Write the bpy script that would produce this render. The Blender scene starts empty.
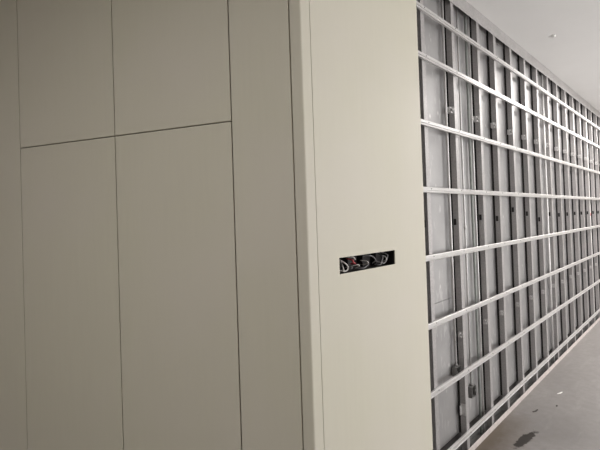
import bpy, math, random
from mathutils import Matrix, Vector
random.seed(7)

# ------------------------------------------------------------------ camera
scene = bpy.context.scene
COL = scene.collection
cam_data = bpy.data.cameras.new('camera')
cam_data.sensor_width = 36.0
cam_data.lens = 27.0                      # ordinary phone lens
cam_data.shift_y = -13.02 / 600.0
cam_data.clip_start = 0.02
cam = bpy.data.objects.new('camera', cam_data)
COL.objects.link(cam)
right = Vector((0.674426, -0.737592, -0.033292))
up = Vector((0.011495, -0.034595, 0.999335))
fwd = Vector((0.738253, 0.674360, 0.014853))
m = Matrix.Identity(4)
for i in range(3):
    m[i][0], m[i][1], m[i][2] = right[i], up[i], -fwd[i]
m[0][3], m[1][3], m[2][3] = 0.0, -1.2513, 1.6014
cam.matrix_world = m
scene.camera = cam

# ------------------------------------------------------------------ world, lamps, exposure
world = bpy.data.worlds.new('hall_daylight')
scene.world = world
world.use_nodes = True
bg = world.node_tree.nodes['Background']
bg.inputs['Color'].default_value = (1.0, 0.985, 0.965, 1)
bg.inputs['Strength'].default_value = 2.5

def area(name, loc, sx, sy, power, color=(1, 0.97, 0.93)):
    l = bpy.data.lights.new(name, 'AREA')
    l.shape = 'RECTANGLE'; l.size = sx; l.size_y = sy
    l.energy = power; l.color = color
    o = bpy.data.objects.new(name, l)
    o.location = loc                       # area lamps point straight down
    COL.objects.link(o)
    return o
area('added_strip_light', (9.1, -0.82, 3.09), 8.0, 0.25, 165)   # added unseen light at ceiling level, brightens the upper boards
area('added_left_fill', (-1.0, -0.5, 3.09), 1.2, 0.6, 34)  # added unseen light, brightens the left wall face

vs = scene.view_settings
vs.view_transform = 'Standard'
vs.look = 'None'
vs.gamma = 1.0
vs.use_curve_mapping = False
vs.exposure = 0.36

# ------------------------------------------------------------------ materials
def new_mat(name):
    mt = bpy.data.materials.new(name); mt.use_nodes = True
    nt = mt.node_tree
    return mt, nt, nt.nodes['Principled BSDF']

def N(nt, typ, **kw):
    n = nt.nodes.new(typ)
    for k, v in kw.items():
        setattr(n, k, v)
    return n

def noise(nt, coord, scale, detail=4.0, rough=0.55, vec_scale=None):
    n = N(nt, 'ShaderNodeTexNoise')
    n.inputs['Scale'].default_value = scale
    n.inputs['Detail'].default_value = detail
    n.inputs['Roughness'].default_value = rough
    if vec_scale:
        mp = N(nt, 'ShaderNodeMapping'); mp.inputs['Scale'].default_value = vec_scale
        nt.links.new(coord, mp.inputs['Vector']); coord = mp.outputs['Vector']
    nt.links.new(coord, n.inputs['Vector'])
    return n.outputs['Fac']

def ramp(nt, fac, stops):
    r = N(nt, 'ShaderNodeValToRGB')
    el = r.color_ramp.elements
    while len(el) < len(stops):
        el.new(0.5)
    for e, (p, c) in zip(el, stops):
        e.position = p
        e.color = c if len(c) == 4 else (*c, 1)
    nt.links.new(fac, r.inputs['Fac'])
    return r.outputs['Color']

def mix(nt, fac, a, b, blend='MIX'):
    n = N(nt, 'ShaderNodeMix', data_type='RGBA', blend_type=blend)
    if isinstance(fac, (int, float)):
        n.inputs[0].default_value = fac
    else:
        nt.links.new(fac, n.inputs[0])
    for sock, v in ((n.inputs[6], a), (n.inputs[7], b)):
        if isinstance(v, tuple):
            sock.default_value = (*v, 1) if len(v) == 3 else v
        else:
            nt.links.new(v, sock)
    return n.outputs[2]

def geo_pos(nt):
    return N(nt, 'ShaderNodeNewGeometry').outputs['Position']

def bump(nt, b, height, strength, dist=0.002):
    n = N(nt, 'ShaderNodeBump')
    n.inputs['Strength'].default_value = strength
    n.inputs['Distance'].default_value = dist
    nt.links.new(height, n.inputs['Height'])
    nt.links.new(n.outputs['Normal'], b.inputs['Normal'])

def simple(name, col, rough=0.5, metal=0.0, var=0.12, scale=30.0):
    mt, nt, b = new_mat(name)
    pos = geo_pos(nt)
    nz = noise(nt, pos, scale)
    lo = tuple(c * (1 - var) for c in col); hi = tuple(min(1, c * (1 + var)) for c in col)
    nt.links.new(ramp(nt, nz, [(0.3, lo), (0.7, hi)]), b.inputs['Base Color'])
    b.inputs['Roughness'].default_value = rough
    b.inputs['Metallic'].default_value = metal
    return mt

def mat_panel():
    mt, nt, b = new_mat('beige_coated_panel')
    pos = geo_pos(nt)
    grain = noise(nt, pos, 9.0, 5.0, 0.6, (6.0, 6.0, 0.35))
    blot = noise(nt, pos, 1.6, 2.0)
    c1 = ramp(nt, grain, [(0.3, (0.60, 0.573, 0.482)), (0.7, (0.615, 0.588, 0.495))])
    c2 = mix(nt, ramp(nt, blot, [(0.35, (0, 0, 0)), (0.7, (1, 1, 1))]), c1, (0.622, 0.588, 0.515))
    nt.links.new(c2, b.inputs['Base Color'])
    b.inputs['Roughness'].default_value = 0.55
    b.inputs['Specular IOR Level'].default_value = 0.3
    bump(nt, b, grain, 0.03, 0.001)
    return mt

def mat_galv(name, base, rough, metal, streak=0.1):
    mt, nt, b = new_mat(name)
    pos = geo_pos(nt)
    v = N(nt, 'ShaderNodeTexVoronoi'); v.inputs['Scale'].default_value = 90.0
    nt.links.new(pos, v.inputs['Vector'])
    sp = ramp(nt, v.outputs['Distance'], [(0.1, tuple(c * (1 - streak) for c in base)), (0.7, tuple(min(1, c * (1 + streak)) for c in base))])
    dirt = noise(nt, pos, 5.0, 5.0, 0.6)
    c = mix(nt, ramp(nt, dirt, [(0.45, (0, 0, 0)), (0.8, (0.45, 0.45, 0.45))]), sp, tuple(c * 0.72 for c in base))
    nt.links.new(c, b.inputs['Base Color'])
    b.inputs['Metallic'].default_value = metal
    rr = ramp(nt, dirt, [(0.3, (rough - .07,) * 3), (0.7, (rough + .1,) * 3)])
    nt.links.new(rr, b.inputs['Roughness'])
    return mt

def mat_board():
    mt, nt, b = new_mat('grey_backing_board')
    pos = geo_pos(nt)
    blot = noise(nt, pos, 3.0, 5.0, 0.6)
    base = ramp(nt, blot, [(0.3, (0.34, 0.332, 0.333)), (0.7, (0.43, 0.42, 0.42))])
    scr = noise(nt, pos, 26.0, 3.0, 0.5, (1.0, 1.0, 0.35))
    base = mix(nt, ramp(nt, scr, [(0.60, (0, 0, 0)), (0.70, (0.35, 0.35, 0.35))]), base, (0.68, 0.67, 0.66))
    # sparse splashes of white plaster
    v = N(nt, 'ShaderNodeTexVoronoi'); v.inputs['Scale'].default_value = 7.0
    mp = N(nt, 'ShaderNodeMapping'); mp.inputs['Scale'].default_value = (1.6, 1.0, 0.8)
    nt.links.new(pos, mp.inputs['Vector']); nt.links.new(mp.outputs['Vector'], v.inputs['Vector'])
    sp = ramp(nt, v.outputs['Distance'], [(0.0, (1, 1, 1)), (0.11, (0, 0, 0))])
    c = mix(nt, sp, base, (0.8, 0.78, 0.76))
    nt.links.new(c, b.inputs['Base Color'])
    b.inputs['Roughness'].default_value = 0.52
    b.inputs['Metallic'].default_value = 0.75
    return mt

def mat_floor():
    mt, nt, b = new_mat('dusty_concrete')
    pos = geo_pos(nt)
    big = noise(nt, pos, 1.3, 6.0, 0.6)
    fine = noise(nt, pos, 14.0, 6.0, 0.65)
    swirl = noise(nt, pos, 4.0, 5.0, 0.7, (0.5, 2.4, 1.0))
    c = ramp(nt, big, [(0.3, (0.215, 0.2, 0.194)), (0.7, (0.285, 0.265, 0.257))])
    c = mix(nt, ramp(nt, fine, [(0.35, (0.5, 0.5, 0.5)), (0.65, (0, 0, 0))]), c, (0.185, 0.172, 0.16))
    c = mix(nt, ramp(nt, swirl, [(0.55, (0, 0, 0)), (0.75, (0.5, 0.5, 0.5))]), c, (0.315, 0.297, 0.287))
    def blob(cx, cy, ax, ay, rot, wob, edge0, edge1, wscale):
        mp = N(nt, 'ShaderNodeMapping', vector_type='TEXTURE')
        mp.inputs['Location'].default_value = (cx, cy, 0)
        mp.inputs['Rotation'].default_value = (0, 0, rot)
        mp.inputs['Scale'].default_value = (ax, ay, 1)
        nt.links.new(pos, mp.inputs['Vector'])
        ln = N(nt, 'ShaderNodeVectorMath', operation='LENGTH')
        nt.links.new(mp.outputs['Vector'], ln.inputs[0])
        wn = noise(nt, pos, wscale, 4.0, 0.6)
        ma = N(nt, 'ShaderNodeMath', operation='MULTIPLY_ADD')
        nt.links.new(wn, ma.inputs[0]); ma.inputs[1].default_value = wob
        nt.links.new(ln.outputs['Value'], ma.inputs[2])
        half = N(nt, 'ShaderNodeMath', operation='MULTIPLY')
        nt.links.new(ma.outputs[0], half.inputs[0]); half.inputs[1].default_value = 0.5
        return ramp(nt, half.outputs[0], [(edge0 / 2, (1, 1, 1)), (edge1 / 2, (0, 0, 0))])
    # brown drip stain by the bottom track, dark damp patch further out
    c = mix(nt, mix(nt, 0.75, (0, 0, 0), blob(3.2, 0.0, 0.8, 0.32, 0.0, 0.6, 0.55, 1.2, 11.0)), c, (0.095, 0.066, 0.038))
    damp = blob(3.38, -0.230, 0.30, 0.060, -0.13, 1.0, 1.0, 1.12, 24.0)
    c = mix(nt, mix(nt, 0.97, (0, 0, 0), damp), c, (0.022, 0.017, 0.013))
    nt.links.new(c, b.inputs['Base Color'])
    nt.links.new(ramp(nt, big, [(0.3, (0.34,) * 3), (0.7, (0.5,) * 3)]), b.inputs['Roughness'])
    b.inputs['Specular IOR Level'].default_value = 0.28
    bump(nt, b, fine, 0.12, 0.003)
    return mt

def mat_ceiling():
    mt, nt, b = new_mat('painted_plaster_ceiling')
    pos = geo_pos(nt)
    nz = noise(nt, pos, 2.0, 4.0)
    nt.links.new(ramp(nt, nz, [(0.3, (0.82, 0.81, 0.80)), (0.7, (0.85, 0.84, 0.83))]), b.inputs['Base Color'])
    b.inputs['Roughness'].default_value = 0.75
    return mt

M = dict(
    panel=mat_panel(),
    stud=mat_galv('galvanised_stud_steel', (0.42, 0.402, 0.402), 0.46, 0.55),
    rail=mat_galv('galvanised_rail_steel', (0.62, 0.605, 0.60), 0.36, 0.5, 0.05),
    track=mat_galv('galvanised_track_steel', (0.42, 0.405, 0.40), 0.5, 0.4),
    dusty=simple('dusty_pinkish_track', (0.47, 0.42, 0.40), 0.7, 0.1),
    board=mat_board(),
    floor=mat_floor(),
    ceiling=mat_ceiling(),
    joint=simple('dark_joint_substrate', (0.05, 0.04, 0.03), 0.9),
    core=simple('shaded_wall_core', (0.045, 0.04, 0.038), 0.9),  # near-black: shade of the gap below the boards is put into the colour
    pipe=mat_galv('galvanised_conduit', (0.72, 0.71, 0.70), 0.4, 0.4, 0.05),
    pipe_grey=simple('grey_green_conduit', (0.30, 0.32, 0.30), 0.55, 0.1),
    white_pvc=simple('white_plastic', (0.78, 0.77, 0.76), 0.45),
    hall=simple('grey_hall_plaster', (0.50, 0.47, 0.42), 0.85),
    box=mat_galv('dull_steel_box', (0.22, 0.215, 0.21), 0.5, 0.5),
    boxdark=simple('black_box_inside', (0.018, 0.014, 0.014), 0.7),
    black=simple('black_shade', (0.012, 0.011, 0.011), 0.7),  # black that stands in for shade behind the studs and in their holes
    wire_white=simple('white_wire', (0.62, 0.60, 0.58), 0.5),
    wire_grey=simple('grey_wire', (0.26, 0.25, 0.26), 0.5),
    wire_red=simple('red_wire', (0.45, 0.05, 0.06), 0.5),
    red_tape=simple('red_tape', (0.50, 0.12, 0.12), 0.5),
    plaster=simple('white_plaster', (0.82, 0.80, 0.78), 0.8),
    chip=simple('dark_debris', (0.06, 0.05, 0.045), 0.8),
)

# ------------------------------------------------------------------ mesh helpers
class MB:
    def __init__(s): s.v = []; s.f = []; s.sm = []
    def box(s, x0, x1, y0, y1, z0, z1):
        o = len(s.v)
        s.v += [(x, y, z) for z in (z0, z1) for x, y in ((x0, y0), (x1, y0), (x1, y1), (x0, y1))]
        for q in ((3, 2, 1, 0), (4, 5, 6, 7), (0, 1, 5, 4), (1, 2, 6, 5), (2, 3, 7, 6), (3, 0, 4, 7)):
            s.f.append(tuple(o + k for k in q)); s.sm.append(False)
    def prism_z(s, poly, z0, z1):                 # plan polygon (counter-clockwise) pulled up
        o = len(s.v); n = len(poly)
        s.v += [(x, y, z0) for x, y in poly] + [(x, y, z1) for x, y in poly]
        for k in range(n):
            j = (k + 1) % n
            s.f.append((o + k, o + j, o + n + j, o + n + k)); s.sm.append(False)
        s.f.append(tuple(o + n + k for k in range(n))); s.sm.append(False)
        s.f.append(tuple(o + k for k in reversed(range(n)))); s.sm.append(False)
    def prism_x(s, poly, x0, x1):                 # (y, z) polygon pulled along x
        o = len(s.v); n = len(poly)
        s.v += [(x0, y, z) for y, z in poly] + [(x1, y, z) for y, z in poly]
        for k in range(n):
            j = (k + 1) % n
            s.f.append((o + k, o + j, o + n + j, o + n + k)); s.sm.append(False)
        s.f.append(tuple(o + n + k for k in range(n))); s.sm.append(False)
        s.f.append(tuple(o + k for k in reversed(range(n)))); s.sm.append(False)
    def tube(s, pts, r, n=8):
        pts = [Vector(p) for p in pts]; o = len(s.v)
        ref = Vector((0.31, 0.9, 0.17))
        for i, p in enumerate(pts):
            t = (pts[min(i + 1, len(pts) - 1)] - pts[max(i - 1, 0)]).normalized()
            a = t.cross(ref)
            if a.length < 1e-3: a = t.cross(Vector((1, 0, 0)))
            a.normalize(); b = t.cross(a)
            for k in range(n):
                w = 2 * math.pi * k / n
                s.v.append(tuple(p + r * (math.cos(w) * a + math.sin(w) * b)))
        for i in range(len(pts) - 1):
            for k in range(n):
                j = (k + 1) % n
                s.f.append((o + i * n + k, o + i * n + j, o + (i + 1) * n + j, o + (i + 1) * n + k)); s.sm.append(True)
        s.f.append(tuple(o + k for k in reversed(range(n)))); s.sm.append(False)
        e = o + (len(pts) - 1) * n
        s.f.append(tuple(e + k for k in range(n))); s.sm.append(False)
    def mesh(s, name):
        me = bpy.data.meshes.new(name)
        me.from_pydata(s.v, [], s.f)
        me.polygons.foreach_set('use_smooth', s.sm)
        import bmesh
        bm = bmesh.new(); bm.from_mesh(me)
        bmesh.ops.recalc_face_normals(bm, faces=bm.faces)
        bm.to_mesh(me); bm.free()
        me.update()
        return me
    def build(s, name, mat, parent=None, bevel=0.0):
        me = s.mesh(name); me.materials.append(M[mat])
        return link(name, me, parent, bevel)

def link(name, me, parent=None, bevel=0.0, loc=None):
    o = bpy.data.objects.new(name, me); COL.objects.link(o)
    if parent: o.parent = parent
    if loc: o.location = loc
    if bevel:
        b = o.modifiers.new('edge', 'BEVEL'); b.width = bevel; b.segments = 2; b.limit_method = 'ANGLE'
    return o

def empty(name, loc=(0, 0, 0)):
    o = bpy.data.objects.new(name, None); COL.objects.link(o); o.location = loc
    o.empty_display_size = 0.1
    return o

def tag(o, label, cat, group=None, kind=None):
    o['label'] = label; o['category'] = cat
    if group: o['group'] = group
    if kind: o['kind'] = kind
    return o

def thick(poly, t):
    """closed outline of an open polyline given sheet thickness t (to its left side)"""
    n = len(poly); off = []
    for i in range(n):
        p = Vector(poly[i])
        d0 = (Vector(poly[i]) - Vector(poly[i - 1])).normalized() if i > 0 else None
        d1 = (Vector(poly[i + 1]) - Vector(poly[i])).normalized() if i < n - 1 else None
        n0 = Vector((-d0.y, d0.x)) if d0 else None
        n1 = Vector((-d1.y, d1.x)) if d1 else None
        if n0 is None: o_ = n1 * t
        elif n1 is None: o_ = n0 * t
        else:
            b_ = (n0 + n1).normalized(); o_ = b_ * (t / max(0.3, b_.dot(n0)))
        off.append(tuple(p + o_))
    return list(poly) + off[::-1]

HC = 3.128                                         # ceiling height
HALL = 3.8                                         # hall reaches this far out from the partition
OPEN_X = 1.6                                      # daylight opening starts here
OPEN_X2 = 8.6                                      # and ends here
XE = 12.9                                          # far end of the partition

# ------------------------------------------------------------------ floor and ceiling
b = MB(); b.box(-5, 13, -HALL - 0.15, 3.2, -0.12, 0)
tag(b.build('floor', 'floor'), 'dusty grey concrete floor with brown and dark damp stains', 'floor', kind='structure')
b = MB(); b.box(-5, 13, -HALL - 0.15, 3.2, HC, HC + 0.15)
ceiling = tag(b.build('ceiling', 'ceiling'), 'plain pale grey painted ceiling', 'ceiling', kind='structure')
# unseen hall walls added to shape the light, open towards daylight further right
b = MB(); b.box(-3.15, -3.0, -HALL, 3.0, 0, HC)
tag(b.build('wall_side_added', 'hall'), 'added plain grey hall wall behind the viewer on the left', 'wall', kind='structure')
b = MB(); b.box(-3.0, OPEN_X, -HALL - 0.15, -HALL, 0, HC)
tag(b.build('wall_front_added', 'hall'), 'added plain grey hall wall behind the viewer', 'wall', kind='structure')
b = MB(); b.box(OPEN_X2, 13.0, -HALL - 0.15, -HALL, 0, HC)
tag(b.build('wall_front_added', 'hall'), 'added plain grey hall wall beyond the daylight opening', 'wall', kind='structure')
b = MB(); b.box(13.0, 13.15, -HALL - 0.15, 0.15, 0, HC)
tag(b.build('wall_far_added', 'hall'), 'added plain grey wall closing the far end of the hall', 'wall', kind='structure')
b = MB(); b.box(-3.15, 0.45, 2.62, 2.77, 0, HC)
tag(b.build('wall_end_added', 'hall'), 'added plain grey end wall past the shaded panels', 'wall', kind='structure')
# small dab of plaster left on the ceiling
b = MB()
b.tube([(4.395, -0.292, HC), (4.40, -0.292, HC - 0.008), (4.415, -0.290, HC - 0.012), (4.43, -0.29, HC - 0.002)], 0.010, 8)
b.build('plaster_dab', 'plaster', ceiling)

# ------------------------------------------------------------------ clad walls with the outside corner
PY = -0.045                                        # front of the lit cladding
CX = 1.363                                         # the corner in plan
LA = math.radians(110.4)
LD = Vector((math.cos(LA), math.sin(LA)))          # along the shaded face, away from the corner
LN = Vector((-LD.y, LD.x))                         # out of the shaded face, towards the room
if LN.x > 0: LN = -LN
def L(s, out):                                     # s along the shaded face, out = proud of its front plane
    p = Vector((CX, PY)) + LD * s + LN * out
    return (p.x, p.y)
L_END = 2.85
# backing of the shaded face
b = MB(); b.prism_z([L(0.05, -0.016), L(L_END, -0.016), L(L_END, -0.11), L(0.05, -0.11)][::-1], 0, HC)
wall_left = tag(b.build('wall_left', 'joint'), 'shaded beige panelled wall face left of the corner', 'wall', kind='structure')
G = 0.0028
def lpanel(s0, s1, z0, z1):
    b = MB(); b.prism_z([L(s0 + G, 0), L(s1 - G, 0), L(s1 - G, -0.0155), L(s0 + G, -0.0155)][::-1], z0, z1)
    return b.build('wall_panel', 'panel', wall_left, 0.0012)
ZS = 2.0347
lpanel(0.0515, 0.3375, 0.004, HC - 0.003)
for s0, s1 in ((0.3375, 0.9925), (0.9925, 1.6595)):
    lpanel(s0, s1, 0.004, ZS - 0.0026)
    lpanel(s0, s1, ZS + 0.0026, HC - 0.003)
lpanel(1.6595, 2.32, 0.004, HC - 0.003)
lpanel(2.32, L_END, 0.004, HC - 0.003)

# corner post: folded cover with a rounded nose
arc = []
r = 0.007
A0 = Vector((CX, PY)) + LD * r; B0 = Vector((CX, PY)) + Vector((1, 0)) * r; P0 = Vector((CX, PY))
for k in range(9):
    t = k / 8
    arc.append(tuple(A0 * (1 - t) ** 2 + P0 * 2 * t * (1 - t) + B0 * t * t))
outer = [L(0.0485, -0.012), L(0.0485, 0)] + arc + [(1.4195, PY), (1.4195, PY + 0.012)]
b = MB(); b.prism_z(outer + [(1.45, 0.06), L(0.13, -0.06)], 0, HC)
tag(b.build('trim_1', 'panel', None, 0.001), 'beige corner post trim between the shaded and the lit wall faces', 'trim', kind='structure')

# lit face
b = MB(); b.box(1.46, 2.14, 0.03, 0.10, 0, HC)
wall_right = tag(b.build('wall_right', 'core'), 'bright beige panelled wall face with a dark switch cutout', 'wall', kind='structure')
BX0, BX1, BZ0, BZ1 = 1.565, 2.034, 1.352, 1.424
b = MB()
PX0, PX1, PT = 1.4225, 2.3665, 0.006
o = 0
vx = [PX0, BX0, BX1, PX1]; vz = [0.004, BZ0, BZ1, HC - 0.003]
for y in (PY, PY + PT):
    for z in vz:
        for x in vx: b.v.append((x, y, z))
for base in (0, 16):
    for i in range(3):
        for j in range(3):
            if i == 1 and j == 1: continue
            b.f.append((base + j * 4 + i, base + j * 4 + i + 1, base + (j + 1) * 4 + i + 1, base + (j + 1) * 4 + i)); b.sm.append(False)
rim = [0, 1, 2, 3, 7, 11, 15, 14, 13, 12, 8, 4]
for k in range(12):
    i, j = rim[k], rim[(k + 1) % 12]
    b.f.append((i, j, j + 16, i + 16)); b.sm.append(False)
hole = [5, 6, 10, 9]
for k in range(4):
    i, j = hole[k], hole[(k + 1) % 4]
    b.f.append((i, j, j + 16, i + 16)); b.sm.append(False)
b.build('wall_panel', 'panel', wall_right)

# switch box behind the cutout, with loose wires
sb = tag(empty('switch_box', (1.80, PY + PT, 1.388)), 'long black recessed switch box with loose wires in the bright panel', 'switch box')
def local(o, pts):
    return [(p[0] - o.location.x, p[1] - o.location.y, p[2] - o.location.z) for p in pts]
y0, y1 = PY + PT + 0.0005, 0.028
b = MB(); t = 0.002; e = 0.006
b.box(BX0 - e, BX1 + e, y1 - t, y1, BZ0 - e, BZ1 + e)
b.box(BX0 - e, BX1 + e, y0, y1 - t, BZ0 - e, BZ0 - e + t)
b.box(BX0 - e, BX1 + e, y0, y1 - t, BZ1 + e - t, BZ1 + e)
b.box(BX0 - e, BX0 - e + t, y0, y1 - t, BZ0 - e + t, BZ1 + e - t)
b.box(BX1 + e - t, BX1 + e, y0, y1 - t, BZ0 - e + t, BZ1 + e - t)
for xx in (1.682, 1.80, 1.917):                    # dividers between the gangs
    b.box(xx - .001, xx + .001, -0.005, y1 - t, BZ0, BZ1)
b.v = local(sb, b.v); b.build('box_body', 'boxdark', sb)
def wire(pts, r, mat):
    # smooth the path once
    P = [Vector((p[0] + 0.012, p[1], p[2])) for p in pts]; Q = [P[0]]
    for i in range(len(P) - 1):
        p0 = P[max(0, i - 1)]; p1 = P[i]; p2 = P[i + 1]; p3 = P[min(len(P) - 1, i + 2)]
        for k in range(1, 5):
            tt = k / 4
            Q.append(0.5 * ((2 * p1) + (-p0 + p2) * tt + (2 * p0 - 5 * p1 + 4 * p2 - p3) * tt ** 2 + (-p0 + 3 * p1 - 3 * p2 + p3) * tt ** 3))
    b = MB(); b.tube(local(sb, [tuple(q) for q in Q]), r, 6)
    return b.build('wire', mat, sb)
yb, yf = 0.0, -0.030
wire([(1.592, yb, 1.412), (1.598, -.015, 1.408), (1.618, yf, 1.392), (1.634, yf, 1.378), (1.628, yf, 1.362), (1.606, yf, 1.360), (1.598, yf, 1.376), (1.612, -.01, 1.392), (1.622, yb, 1.40)], 0.0032, 'wire_white')
wire([(1.586, yb, 1.366), (1.592, yf, 1.362), (1.61, yf, 1.358), (1.622, -.01, 1.366)], 0.0028, 'wire_white')
wire([(1.664, yb, 1.412), (1.668, yf, 1.404), (1.676, yf, 1.394), (1.688, yf, 1.386), (1.696, yb, 1.384)], 0.0042, 'wire_red')
wire([(1.662, yb, 1.414), (1.672, yf, 1.418), (1.684, yf, 1.412), (1.690, yf, 1.404), (1.700, yb, 1.398)], 0.0028, 'wire_white')
wire([(1.655, yb, 1.37), (1.66, yf, 1.374), (1.664, yf, 1.366), (1.67, yb, 1.358)], 0.0025, 'wire_grey')
wire([(1.70, yb, 1.372), (1.712, yf, 1.378), (1.720, yf, 1.370), (1.716, -.01, 1.362)], 0.003, 'wire_white')
wire([(1.73, yb, 1.36), (1.752, yf, 1.358), (1.782, yf, 1.364), (1.80, yf, 1.378), (1.806, yb, 1.39)], 0.0024, 'wire_grey')
wire([(1.79, yb, 1.41), (1.815, yf, 1.412), (1.845, yf, 1.402), (1.862, yf, 1.386), (1.862, -.01, 1.37)], 0.0028, 'wire_grey')
wire([(1.775, yb, 1.392), (1.786, yf, 1.388), (1.792, yf, 1.378), (1.788, yb, 1.37)], 0.0024, 'wire_white')
wire([(1.895, yb, 1.362), (1.905, yf, 1.36), (1.918, yf, 1.378), (1.926, yf, 1.398), (1.944, yb, 1.41)], 0.003, 'wire_grey')
wire([(1.90, yb, 1.38), (1.92, yf, 1.366), (1.946, yf, 1.366), (1.966, yf, 1.384), (1.972, yf, 1.404), (1.962, yb, 1.416)], 0.003, 'wire_grey')
wire([(1.944, yb, 1.404), (1.95, yf, 1.396), (1.958, yf, 1.38), (1.962, yb, 1.366)], 0.0026, 'wire_white')

# ------------------------------------------------------------------ open metal stud partition
b = MB(); b.box(2.16, XE, 0.072, 0.15, 0, HC)
wall_back = tag(b.build('wall_back', 'core'), 'open metal stud partition with horizontal rails and grey boards behind', 'wall', kind='structure')

SX = [2.501, 2.944, 3.398] + [3.751 + 0.4 * k for k in range(19)]
SX = [x for x in SX if x < XE - 0.05]
ZT, TH = HC - 0.004, 0.0014
holes = [1.545, 1.545, 1.567, 1.55, 1.618, 1.578, 1.515, 1.562, 1.547, 1.55, 1.553, 1.55]
def stud_mesh(zh):
    b = MB(); D = 0.038; F = 0.045
    hy0, hy1, hz = 0.018, 0.033, 0.020
    b.box(0, TH, 0, hy0, 0.002, ZT); b.box(0, TH, hy1, D, 0.002, ZT)
    b.box(0, TH, hy0, hy1, 0.002, zh - hz); b.box(0, TH, hy0, hy1, zh + hz, ZT)
    b.box(TH, F, 0, TH, 0.002, ZT); b.box(TH, F, D - TH, D, 0.002, ZT)
    b.box(F - TH, F, TH, 0.008, 0.002, ZT); b.box(F - TH, F, D - 0.008, D - TH, 0.002, ZT)
    me = b.mesh('stud'); me.materials.append(M['stud']); return me
g = MB(); g.box(-0.003, 0.006, -0.0085, 0.0085, -0.021, 0.021)  # black plug put in for the darkness inside the stud hole
hole_plug = g.mesh('dark_hole_plug'); hole_plug.materials.append(M['black'])
def clip_mesh():                                   # folded steel support clip hooked on the web
    b = MB()
    b.box(-0.040, -0.0005, 0.014, 0.034, 0.009, 0.019)
    b.box(-0.034, -0.0005, 0.010, 0.036, -0.021, -0.011)
    b.box(-0.003, -0.0005, 0.004, 0.036, -0.026, 0.026)
    b.box(-0.040, -0.034, 0.016, 0.034, -0.013, 0.009)
    b.box(-0.018, -0.003, 0.004, 0.008, -0.004, 0.006)
    me = b.mesh('support_clip'); me.materials.append(M['rail']); return me
clip = clip_mesh()
g = MB(); g.box(0.0004, 0.0446, 0.0382, 0.0537, 0.128, 3.10)  # black strip put in for the shadow line left of each web
strip = g.mesh('shadow_strip'); strip.materials.append(M['black'])
cache = {}
studs = []
for i, x in enumerate(SX):
    zh = holes[i] if i < len(holes) else 1.55
    if zh not in cache: cache[zh] = stud_mesh(zh)
    s = link('stud', cache[zh], wall_back, loc=(x, 0, 0)); studs.append(s)
    link('dark_hole_plug', hole_plug, s, loc=(0.0, 0.0255, zh))
    link('shadow_strip', strip, s)
    if i > 0:
        link('support_clip', clip, s, loc=(0, 0, 2.300 + random.uniform(-.006, .006)))
        c = link('support_clip', clip, s, loc=(0, 0, 0.795 + random.uniform(-.006, .006)))
        c.scale = (0.62, 0.8, 0.8)
# bent plate low on the second stud
b = MB(); b.box(-0.004, -0.0005, 0.003, 0.036, 0.25, 0.326); b.box(-0.030, -0.004, 0.026, 0.030, 0.258, 0.320)
b.build('bracket_plate', 'rail', studs[1])

# boards behind the studs, meeting on the stud lines
def board(x0, x1, z0, z1):
    b = MB(); b.box(x0, x1, 0.054, 0.066, z0, z1)
    return b.build('backing_board', 'board', wall_back)
edges = [2.20] + [SX[1] + 0.022] + [SX[k] + 0.022 for k in range(4, len(SX), 3)] + [XE]
for k in range(len(edges) - 1):
    x0, x1 = edges[k] + 0.001, edges[k + 1] - 0.001
    if k == 0:
        board(x0, x1, 0.128, 1.0365); board(x0, x1, 1.0395, 3.105)
    else:
        board(x0, x1, 0.128, 3.105)

# tracks at floor and ceiling
b = MB(); b.prism_x(thick([(-0.002, HC - 0.097), (-0.002, HC - 0.001), (0.0535, HC - 0.001), (0.0535, HC - 0.09)], -0.0014), 2.2, XE)
b.build('top_track', 'track', wall_back)
b = MB(); b.prism_x(thick([(-0.004, 0.030), (-0.004, 0.0), (0.0535, 0.0), (0.0535, 0.03)], 0.0016), 2.2, XE)
bt = b.build('bottom_track', 'box', wall_back)
b = MB(); b.prism_x([(-0.0045, 0.0), (-0.014, 0.0), (-0.0075, 0.026), (-0.0045, 0.031)], 2.2, XE)
b.build('mortar_fillet', 'dusty', bt)

# horizontal rails: shallow steel channels with a rolled groove
prof = [(-0.0025, 0.0165), (-0.0160, 0.0165), (-0.0180, 0.0145), (-0.0180, -0.0020), (-0.0130, -0.0038),
        (-0.0130, -0.0092), (-0.0180, -0.0110), (-0.0180, -0.0148), (-0.0160, -0.0168), (-0.0025, -0.0168)]
section = thick(prof, 0.0013)
sleeve = thick([(y - 0.0018 if y < -0.004 else y, z * 1.08) for y, z in prof], 0.0012)
rails = [(2.843, (5.15, 8.2)), (2.549, (3.79, 6.8, 9.8)), (2.147, (6.35, 9.3)), (1.748, (5.75, 8.8)),
         (1.343, (6.55, 9.6)), (0.946, (5.95, 9.0)), (0.547, (6.75, 9.7)), (0.135, (5.35, 8.4))]
for z, joints in rails:
    xs = [2.13] + list(joints) + [XE]
    for a, c in zip(xs[:-1], xs[1:]):
        b = MB(); b.prism_x([(y, zz + z) for y, zz in section], a + 0.001, c - 0.001)
        rl = b.build('rail', 'rail', wall_back)
        for x in SX:                               # screw heads at each stud
            if a + .03 < x + .022 < c - .03 and x < 4.4:
                s = MB(); s.tube([(x + 0.022, -0.0176, z + 0.006), (x + 0.022, -0.0200, z + 0.006)], 0.0042, 8)
                s.build('screw', 'box', rl)
    if z == 2.549:
        b = MB(); b.prism_x([(y, zz + z) for y, zz in sleeve], joints[0] - 0.03, joints[0] + 0.03)
        b.build('rail_joiner', 'rail', wall_back)

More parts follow.
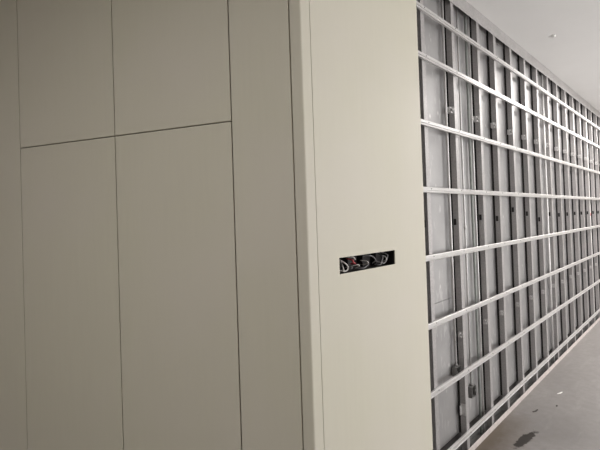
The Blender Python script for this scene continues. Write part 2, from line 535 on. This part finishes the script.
# ------------------------------------------------------------------ conduits and boxes in the bays
def conduit(x, y, z0, z1, r, mat, label, name='conduit', clips=()):
    e = tag(empty(name, (x, y, z0)), label, 'conduit')
    b = MB(); b.tube([(0, 0, 0), (0.001, 0, (z1 - z0) * .33), (-0.001, 0.001, (z1 - z0) * .66), (0, 0, z1 - z0)], r, 10)
    b.build('pipe', mat, e)
    for zc in clips:
        b = MB(); b.tube([(0, 0, zc - z0 - 0.014), (0, 0, zc - z0 + 0.014)], r + 0.003, 10)
        b.build('coupling', mat, e)
    return e

def jbox(e, zc, w, h, d):
    """steel box at the foot of a conduit; zc relative to the conduit's own origin"""
    b = MB(); t = 0.0015; x0, x1, y0, y1, z0, z1 = -w / 2, w / 2, -d * .55, d * .45, zc - h / 2, zc + h / 2
    b.box(x0, x1, y1 - t, y1, z0, z1)
    b.box(x0, x1, y0, y1 - t, z0, z0 + t); b.box(x0, x1, y0, y1 - t, z1 - t, z1)
    b.box(x0, x0 + t, y0, y1 - t, z0 + t, z1 - t); b.box(x1 - t, x1, y0, y1 - t, z0 + t, z1 - t)
    for sx in (-1, 1):                             # ears for the cover screws
        b.box(sx * (w / 2 - .007) - .006, sx * (w / 2 - .007) + .006, y0 + .001, y0 + .003, zc - .006, zc + .006)
    bx = b.build('junction_box', 'box', e)
    b = MB(); b.tube([(0, 0, z1), (0, 0, z1 + 0.016)], 0.0125, 10); b.build('lock_nut', 'box', bx)
    b = MB(); b.box(x0 + .006, x1 - .006, y1 - .012, y1 - .009, z0 + .006, z1 - .006); b.build('inner_plate', 'box', bx)

ZTOP = HC - 0.003
c1 = conduit(2.882, 0.030, 0.594, ZTOP, 0.0078, 'pipe', 'bright steel conduit ending in a box in the bay next to the beige panel')
jbox(c1, -0.032, 0.062, 0.062, 0.036)
c2 = conduit(3.122, 0.032, 0.392, ZTOP, 0.0070, 'pipe', 'thin steel conduit ending in the lowest junction box', clips=(1.50,))
jbox(c2, -0.037, 0.072, 0.074, 0.034)
conduit(3.268, 0.032, 0.004, ZTOP, 0.0090, 'pipe_grey', 'grey green conduit running full height beside a lighter twin pipe')
conduit(3.326, 0.032, 0.004, ZTOP, 0.0070, 'pipe', 'light full height conduit close against the third stud from the panel', clips=(2.3,))
conduit(5.288, 0.030, 0.004, ZTOP, 0.0105, 'pipe', 'lone bright conduit halfway along the stud partition')
c6 = conduit(7.51, 0.028, 0.004, ZTOP, 0.014, 'white_pvc', 'white plastic conduit with red tape near the far end')
b = MB(); b.tube([(0, 0, 1.50), (0, 0, 1.54)], 0.0155, 10); b.build('tape_band', 'red_tape', c6)

# ------------------------------------------------------------------ bits lying on the floor
def chip(pts, h, mat, label):
    cx = sum(p[0] for p in pts) / len(pts); cy = sum(p[1] for p in pts) / len(pts)
    b = MB(); b.prism_z([(x - cx, y - cy) for x, y in pts], 0.0, h)
    o = b.build('debris_chip', mat); o.location = (cx, cy, 0.0)
    tag(o, label, 'debris', 'bits of debris on the floor')
chip([(3.875, -0.150), (3.905, -0.166), (3.945, -0.168), (3.952, -0.160), (3.91, -0.155), (3.885, -0.142)], 0.004, 'chip', 'dark splinter on the concrete floor nearest the damp stain')
chip([(4.10, -0.262), (4.118, -0.270), (4.133, -0.262), (4.118, -0.256)], 0.004, 'chip', 'tiny dark crumb on the open concrete floor')
chip([(4.39, -0.205), (4.41, -0.226), (4.46, -0.232), (4.455, -0.224), (4.42, -0.214)], 0.003, 'plaster', 'pale plaster flake on the concrete floor')
